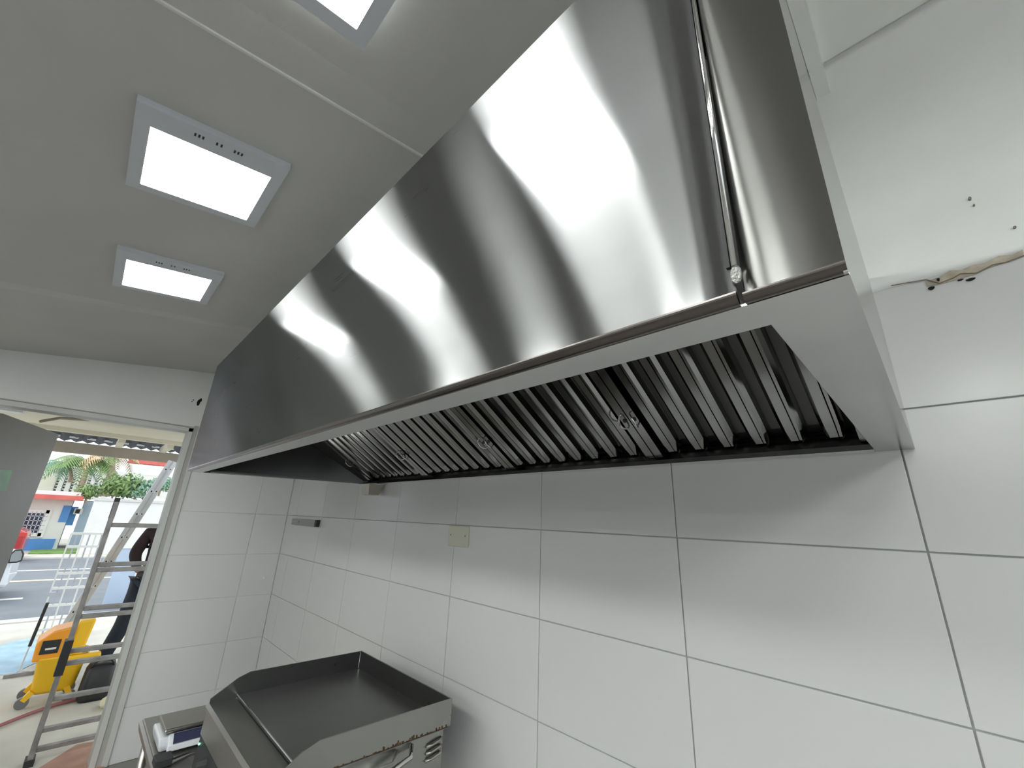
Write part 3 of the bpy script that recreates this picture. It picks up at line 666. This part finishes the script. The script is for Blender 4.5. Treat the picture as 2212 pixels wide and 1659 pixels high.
# guard house across the road
HX = -19.5
gh = empty('guard_house', (HX - 1.5, -3, FL), 'small white guard house with red roof edge and blue plinth across the road', 'house')
def hb(a, b_, X, name, m, dep=.1, par=None):
    p = at(*a, 0, X); q_ = at(*b_, 0, X)
    return MB().box((X - dep, p.y, p.z), (X, q_.y, q_.z)).build(name, m, par)
pr1 = at(134, 1150, 0, HX); ph = at(100, 1078, 0, HX)
MB().box((HX - 3, -7, FL), (HX, pr1.y, ph.z)).build('front_wall', m_hw, gh)
MB().box((HX, -7, FL), (HX + .06, pr1.y - .1, FL + .42)).build('plinth', m_blue, gh)
MB().box((HX - 3.2, -7.3, ph.z), (HX + .75, pr1.y + .25, ph.z + .16)).build('roof_edge', m_red, gh)
MB().box((HX - 3.2, -7.3, ph.z + .16), (HX + .6, pr1.y + .15, ph.z + .3)).build('roof_slab', m_hw, gh)
hb((138, 1092), (143, 1128), HX + .02, 'corner_strip', m_blue, .05, gh)
a_ = at(55, 1104, 0, HX); b_2 = at(118, 1155, 0, HX)
wy0, wy1, wz1, wz0 = a_.y - .25, b_2.y - .35, a_.z, b_2.z
MB().box((HX, wy0, wz0), (HX + .03, wy1, wz1)).build('window_pane', m_win, gh)
for y_ in (wy0, wy1): MB().box((HX, y_ - .09, wz0 - .1), (HX + .07, y_ + .06, wz1 + .08)).build('window_frame', m_hw, gh)
for z_ in (wz0, wz1): MB().box((HX, wy0, z_ - .06), (HX + .07, wy1, z_ + .06)).build('window_frame', m_hw, gh)
for k in range(1, 8):
    y_ = wy0 + (wy1 - wy0) * k / 8; MB().box((HX + .05, y_ - .015, wz0), (HX + .075, y_ + .015, wz1)).build('grille_bar', m_grey, gh)
for k in range(1, 5):
    z_ = wz0 + (wz1 - wz0) * k / 5; MB().box((HX + .05, wy0, z_ - .015), (HX + .075, wy1, z_ + .015)).build('grille_bar', m_grey, gh)
# pale blue wall with blue band and air conditioner
e = empty('pale_blue_building', (HX - 2, 0, FL), 'pale blue building wall with blue stripe and air conditioner beside the guard house', 'building')
q1 = at(152, 1090, 0, HX - .8); q2 = at(232, 1075, 0, HX - .8)
MB().box((HX - 2.8, pr1.y + .3, FL), (HX - .8, q2.y + 2, at(200, 1082, 0, HX - .8).z)).build('building_wall', m_pblue, e)
hb((144, 1094), (156, 1135), HX - .75, 'blue_stripe', m_blue, .05, e)
ac = hb((162, 1098), (176, 1111), HX - .3, 'air_conditioner', m_hw, .4, e)
hb((164.5, 1100), (171, 1109), HX - .28, 'fan_grille', m_dark, .03, ac)
hb((120, 1078), (200, 1083), HX - .1, 'roof_trim', m_red, .6, e)
o = MB().box((HX + .1, pr1.y - .6, FL), (-17.8, 3.5, FL + .06)).build('grass_verge', m_grass); tag(o, 'strip of green grass beside the guard house', 'grass', kind='stuff')

# upper building with parapets and breeze blocks
UX = -26
ub = empty('upper_building', (UX - 3, -2, FL), 'large white building with breeze block screens above the guard house', 'building')
def ubx(a, b_, name, m, x=UX, dep=.3): return hb(a, b_, x, name, m, dep, ub)
ubx((40, 1000), (420, 1082), 'building_wall', m_hw, UX - .6, .5)
ubx((60, 979), (240, 1004), 'parapet', m_hw, UX - .2, .4)
ubx((60, 1022), (107, 1070), 'end_pier', mat('house_cream', (.72, .70, .58), .8), UX + .1, .7)
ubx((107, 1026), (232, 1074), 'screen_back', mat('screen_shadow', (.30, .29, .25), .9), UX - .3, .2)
for px in (112, 129, 146, 163, 180, 197, 214, 231):
    p = at(px, 1050, 0, UX); z0_ = at(px, 1076, 0, UX).z; z1_ = at(px, 1024, 0, UX).z
    MB().box((UX - .2, p.y - .08, z0_), (UX + .05, p.y + .08, z1_)).build('screen_post', m_hw, ub)
b = MB()
p0 = at(107, 1074, 0, UX - .05); p1 = at(232, 1026, 0, UX - .05)
nz_ = 9; z_ = p0.z
for k in range(nz_ + 1):
    zz = p0.z + (p1.z - p0.z) * k / nz_; b.box((UX - .12, p0.y, zz - .035), (UX - .04, p1.y, zz + .035))
yy = p0.y
while yy < p1.y: b.box((UX - .12, yy - .03, p0.z), (UX - .04, yy + .03, p1.z)); yy += .27
tag(b.build('breeze_blocks', m_hw, ub), kind='stuff')
ubx((277, 1003), (420, 1035), 'parapet', m_hw, UX + 1.5, .5)
ubx((277, 999), (420, 1003.5), 'parapet_cap', m_red, UX + 1.55, .6)
ubx((60, 950), (420, 1002), 'brown_rear_wall', mat('rear_wall_brown', (.28, .25, .22), .9, var=.3, vscale=1), UX - 2.5, .3)  # rear wall in its own mottled brown
for px in (316, 330, 343):
    p = at(px, 1000, 0, UX + 1.3); q_ = at(px, 988, 0, UX + 1.3)
    MB().box((UX + 1.1, p.y - .08, p.z - .1), (UX + 1.3, p.y + .08, q_.z)).build('baluster', m_hw, ub)

# palms and shrubs
m_pt = mat('palm_trunk', (.36, .28, .20), .9, var=.3, vscale=12, bump=.5)
m_pg = mat('palm_green', (.19, .29, .10), .7, var=.3, vscale=3); m_pd = mat('palm_dark', (.20, .34, .24), .7, var=.3, vscale=3); m_pb = mat('palm_dry', (.55, .38, .22), .9, var=.25, vscale=6)
def frond(root, ang, L, droop, m, par, name='frond'):
    b = MB(); n_ = 9; prev = None; P_ = []
    for i in range(n_ + 1):
        t = i / n_; P_.append(root + Vector((math.cos(ang) * L * t, math.sin(ang) * L * t, L * (.75 * t - droop * t * t))))
    b.tube(P_, [.025 * (1 - .8 * i / n_) for i in range(n_ + 1)], 4)
    for i in range(1, n_ + 1):
        tdir = (P_[i] - P_[i - 1]).normalized(); sd = tdir.cross(Vector((0, 0, 1))).normalized()
        for f_ in (0, .5):
            c = P_[i - 1].lerp(P_[i], f_); ll = L * .30 * math.sin(math.pi * min(1, (i + f_) / (n_ + 1.5)) ** .8) + .05
            for s in (-1, 1):
                tip = c + (sd * s + tdir * .7).normalized() * ll - Vector((0, 0, ll * .45)); w_ = tdir * .035
                b.quad([c - w_, c + w_, tip + w_ * .3, tip - w_ * .3])
    return b.build(name, m, par)
def palm(px, pyb, pyt, X, label, L, m, n_=13, r=.12, lean=0, dry=None):
    p0 = at(px, pyb, 0, X); p1 = at(px + lean, pyt, 0, X)
    e = empty('palm_tree', p0, label, 'palm tree')
    pts = [p0 + (p1 - p0) * t + Vector((0, .12 * math.sin(t * 3), 0)) for t in [i / 6 for i in range(7)]]
    MB().tube(pts, [r * (1.15 - .35 * t / 6) for t in range(7)], 8).build('trunk', m_pt, e, smooth=True)
    for i in range(n_):
        a = 2 * math.pi * i / n_ + random.uniform(-.2, .2)
        frond(pts[-1], a, L * random.uniform(.8, 1.15), random.uniform(.7, 1.5), dry if dry and i % 3 == 0 else m, e)
    return e
palm(163, 1068, 1002, -23.5, 'green palm tree with short trunk left of the dry palm, above the guard house', 1.55, m_pg, 15, .10, 22)
palm(222, 1072, 985, -23, 'palm tree with brown dry fronds in front of the white building', 1.1, m_pb, 12, .15, 18, m_pg)
palm(150, 1042, 1006, -24.6, 'blue-green palm with drooping fronds at the left of the white building', 1.5, m_pd, 12, .07, -8)
def shrub(px, py, X, rad, m, label, n_=520):
    c = at(px, py, 0, X); b = MB()
    for i in range(n_):
        d = Vector((random.gauss(0, 1), random.gauss(0, 1), random.gauss(0, 1))).normalized() * rad * random.uniform(.3, 1); d.z *= .7
        u = Vector((random.uniform(-1, 1), random.uniform(-1, 1), random.uniform(-1, 1))).normalized() * rad * .15; v = u.cross(d).normalized() * rad * .045
        b.quad([c + d - u - v, c + d - u * .2 + v, c + d + u, c + d + u * .2 - v * 1.5])
    e = empty('shrub', c, label, 'shrub', 'shrubs in front of the white building')
    tag(b.build('leaves', m, e), kind='stuff')
    MB().tube([c - Vector((0, 0, rad)), c + Vector((0, 0, rad * .3))], .04, 6).build('stem', m_pt, e)
for px, py, r_s, m, l in ((275, 1048, .75, m_pg, 'green leafy shrub nearest the leaning ladder above the wall'), (298, 1056, .65, m_pd, 'dark green shrub behind the leaning ladder above the wall'), (250, 1052, .6, m_pg, 'leafy shrub at the foot of the dry palm'), (192, 1062, .45, m_pg, 'low shrub before the breeze block screen'), (350, 1046, .5, m_pd, 'spiky dark shrub at the right end of the boundary wall')):
    shrub(px, py, -19.2, r_s, m, l)

# parked car at the left edge
e = empty('parked_car', (-14.6, -3.6, FL), 'red car parked across the road, partly hidden by the open door leaf', 'car')
m_car = mat('car_red', (.48, .05, .05), .25, .3, coat=.6); m_glass = mat('car_glass', (.02, .025, .03), .05)
cy_ = at(50, 1205, 2, FL).y - .05
CX = -15.4
cyf = at(52, 1175, 0, CX).y
MB().loft([[(x, cyf, FL + .25), (x, cyf, FL + .8), (x, cyf - .35, FL + 1.0), (x, cyf - .9, FL + 1.45), (x, cyf - 3.2, FL + 1.48), (x, cyf - 4.1, FL + .95), (x, cyf - 4.3, FL + .25)] for x in (CX - 1.6, CX - 1.45, CX - .1, CX)]).build('car_body', m_car, e, bev=.06)
MB().prism([(CX + .005, cyf - .55, FL + .98), (CX + .005, cyf - .95, FL + 1.38), (CX + .005, cyf - 3.0, FL + 1.38), (CX + .005, cyf - 3.6, FL + .98)], (.012, 0, 0)).build('side_window', m_glass, e)
MB().box((CX - .05, cyf - .22, FL + .70), (CX + .02, cyf - .02, FL + .82)).build('rear_lamp', mat('lamp_red', (.6, .05, .04), .3), e)
for yy in (cyf - .9, cyf - 3.4): MB().tube([(CX - .2, yy, FL + .31), (CX + .03, yy, FL + .31)], .32, 20).build('wheel', m_black, e)

# green sign on the door leaf (plain, its print is cut off by the frame)
u0 = at(-12, 1013, 0, -.5); 
def leafpt(px, py, off):
    d = r_ * ((px - 1106) / FPX) + d_ * ((py - 829.5) / FPX) + f_
    nrm = ln
    base = LA0 + ln * .0405; t = (base - CAM).dot(nrm) / d.dot(nrm); return CAM + d * t
cs = [leafpt(x, y, .003) for x, y in ((-40, 1012), (27, 1016), (12, 1061), (-52, 1057))]
nrm = Vector((ld.y, -ld.x, 0)); nrm *= (1 if nrm.dot(CAM - LA0) > 0 else -1)
lf = bpy.data.objects['door_leaf']
MB().prism(cs, nrm * .002).build('green_sign', mat('sign_green', (.03, .16, .03), .4, var=.35, vscale=9), lf)

# ------------------------------------------------------------------ the worker outside, mostly hidden by the door frame
m_trou = mat('trousers_navy', (.012, .017, .028), .85, var=.2, vscale=20); m_shirt = mat('shirt_black_maroon', (.020, .009, .011), .9, var=.3, vscale=4)
m_skin = mat('skin', (.30, .17, .11), .55); m_hair = mat('hair_black', (.012, .010, .010), .7)
wx, wy = -2.16, -.63
wk = empty('person', (wx, wy, FL), 'person in navy trousers and dark long-sleeved top, half hidden by the door frame', 'person')
def skin(name, verts, edges, rad, m, par, sub=2, root=0):
    me = bpy.data.meshes.new(name); me.from_pydata([Vector(v) for v in verts], edges, []); o = link(name, me, m, par)
    md = o.modifiers.new('s', 'SKIN'); 
    for i, r in enumerate(rad):
        sv = me.skin_vertices[0].data[i]; sv.radius = (r, r) if not isinstance(r, tuple) else r; sv.use_root = (i == root)
    md.use_smooth_shade = True
    o.modifiers.new('ss', 'SUBSURF').levels = sub; o.modifiers['ss'].render_levels = sub
    return o
X = wx
V = [(X, wy, -1.08), (X, wy, -.92), (X, wy, -.76), (X, wy, -.62), (X, wy + .01, -.54), (X + .01, wy + .01, -.47), (X + .02, wy + .01, -.38), (X + .02, wy + .01, -.28),
     (X, wy - .15, -.61), (X - .01, wy - .23, -.84), (X + .08, wy - .17, -1.00), (X + .10, wy - .14, -1.03),
     (X, wy + .17, -.61), (X, wy + .22, -.88), (X + .08, wy + .20, -1.1),
     (X, wy - .08, -1.16), (X + .03, wy - .115, -1.38), (X + .03, wy - .14, -1.54), (X, wy - .20, -1.76), (X - .02, wy - .245, -1.95), (X + .02, wy - .25, -2.0), (X + .14, wy - .25, -2.012),
     (X, wy + .09, -1.16), (X + .02, wy + .12, -1.54), (X - .02, wy + .13, -1.95), (X + .1, wy + .14, -2.01)]
E_ = [(0, 1), (1, 2), (2, 3), (3, 4), (4, 5), (5, 6), (6, 7), (3, 8), (8, 9), (9, 10), (10, 11), (3, 12), (12, 13), (13, 14), (0, 15), (15, 16), (16, 17), (17, 18), (18, 19), (19, 20), (20, 21), (0, 22), (22, 23), (23, 24), (24, 25)]
Rr = [(.15, .13), (.135, .11), (.15, .115), (.14, .11), .06, .052, .085, .075, .055, .045, .032, .026, .055, .045, .03, .105, .088, .068, .056, .045, .042, .035, .10, .07, .045, .035]
skin('body', V, E_, Rr, m_skin, wk)
# trousers and shirt as slightly wider shells of the same skeleton
tv = [V[i] for i in (0, 15, 16, 17, 18, 19, 22, 23, 24)]
skin('trousers', tv, [(0, 1), (1, 2), (2, 3), (3, 4), (4, 5), (0, 6), (6, 7), (7, 8)], [(.165, .145), .12, .105, .085, .074, .066, .115, .085, .066], m_trou, wk)
sv_ = [V[i] for i in (0, 1, 2, 3, 8, 9, 12, 13, 10, 14)]
skin('shirt', [(X, wy, -1.02)] + sv_[1:], [(0, 1), (1, 2), (2, 3), (3, 4), (4, 5), (3, 6), (6, 7), (5, 8), (7, 9)], [(.162, .14), (.152, .125), (.165, .13), (.155, .125), .075, .065, .075, .06, .045, .045], m_shirt, wk)
for s, i in ((0, 20), (1, 25)):
    p = Vector(V[21] if s == 0 else V[25]); 
    b = MB(); b.loft([rr(p.x - .08, p.y, .15 * k, .05 * k, FL + z, 3, .04 * k) for z, k in ((0, 1), (.03, 1.02), (.06, .9), (.10, .6))]); b.build('shoe', m_black, wk, smooth=True)
# hand on the hip: palm and five fingers
hb_ = Vector(V[11])
skin('glove', [hb_ + Vector(v) for v in ((0, 0, .02), (.015, .01, -.02), (.03, .02, -.05), (.05, .03, -.085), (.035, .035, -.055), (.055, .05, -.09), (.04, .05, -.05), (.06, .07, -.08), (.03, .06, -.045), (.05, .085, -.065), (.03, -.02, -.03), (.05, -.035, -.05))],
     [(0, 1), (1, 2), (2, 3), (1, 4), (4, 5), (1, 6), (6, 7), (1, 8), (8, 9), (1, 10), (10, 11)], [.026, .034, .011, .009, .011, .009, .011, .009, .010, .008, .012, .009], m_black, wk)
b = MB(); bmesh.ops.create_icosphere(b.bm, subdivisions=3, radius=1, matrix=Matrix.Translation((X + .005, wy + .01, -.315)) @ Matrix.Diagonal((.098, .09, .11, 1)))
bmesh.ops.delete(b.bm, geom=[v for v in b.bm.verts if v.co.z < -.37 and v.co.x > X + .02], context='VERTS'); b.build('hair', m_hair, wk, smooth=True)
for dy in (-.03, .03):
    b = MB(); bmesh.ops.create_icosphere(b.bm, subdivisions=2, radius=.011, matrix=Matrix.Translation((X + .108, wy + .01 + dy, -.36))); b.build('eye', m_black, wk)
    b = MB(); bmesh.ops.create_icosphere(b.bm, subdivisions=2, radius=1, matrix=Matrix.Translation((X + .01, wy + .01 + dy * 3, -.37)) @ Matrix.Diagonal((.018, .008, .03, 1))); b.build('ear', m_skin, wk, smooth=True)
b = MB(); b.prism([(X + .10, wy + .0, -.39), (X + .10, wy + .02, -.39), (X + .13, wy + .01, -.395)], (-.005, 0, .04)); b.build('nose', m_skin, wk)
MB().box((X + .10, wy - .012, -.425), (X + .108, wy + .032, -.418)).build('mouth', m_shirt, wk)

# nearer white vehicle, only its side mirror shows past the door leaf
VX = -7.6
e = empty('white_vehicle', at(8, 1230, 0, VX) * 1.0, 'white vehicle at the road edge with a black side mirror, beside the door leaf', 'car')
mv = mat('vehicle_white', (.72, .74, .76), .25, coat=.6)
yv = at(27, 1232, 0, VX).y
e.location = (VX - .9, yv - 2, FL)
MB().loft([[(x, yv, FL + .25), (x, yv - .05, FL + .75), (x, yv - .75, FL + .95), (x, yv - 1.4, FL + 1.5), (x, yv - 4.0, FL + 1.55), (x, yv - 4.2, FL + .25)] for x in (VX - 1.7, VX - 1.6, VX - .1, VX)]).build('vehicle_body', mv, e, bev=.05)
for yy in (yv - .8, yv - 3.4): MB().tube([(VX - .2, yy, FL + .31), (VX + .02, yy, FL + .31)], .31, 20).build('wheel', m_black, e)
mq = [at(16, 1217, 0, VX + .1), at(22, 1196, 0, VX + .1), at(33, 1187, 0, VX + .1), at(48, 1186, 0, VX + .1), at(52, 1197, 0, VX + .1), at(47, 1212, 0, VX + .1), at(36, 1216, 0, VX + .1)]
mh = MB().prism(mq, (-.10, 0, 0)).build('mirror_housing', m_black, e, bev=.01)
mq2 = [p_.lerp(sum(mq, Vector()) / 7, .22) + Vector((.002, 0, 0)) for p_ in mq]
MB().prism(mq2, (.004, 0, 0)).build('mirror_glass', mat('mirror_glass', (.5, .55, .6), .03, 1), mh)
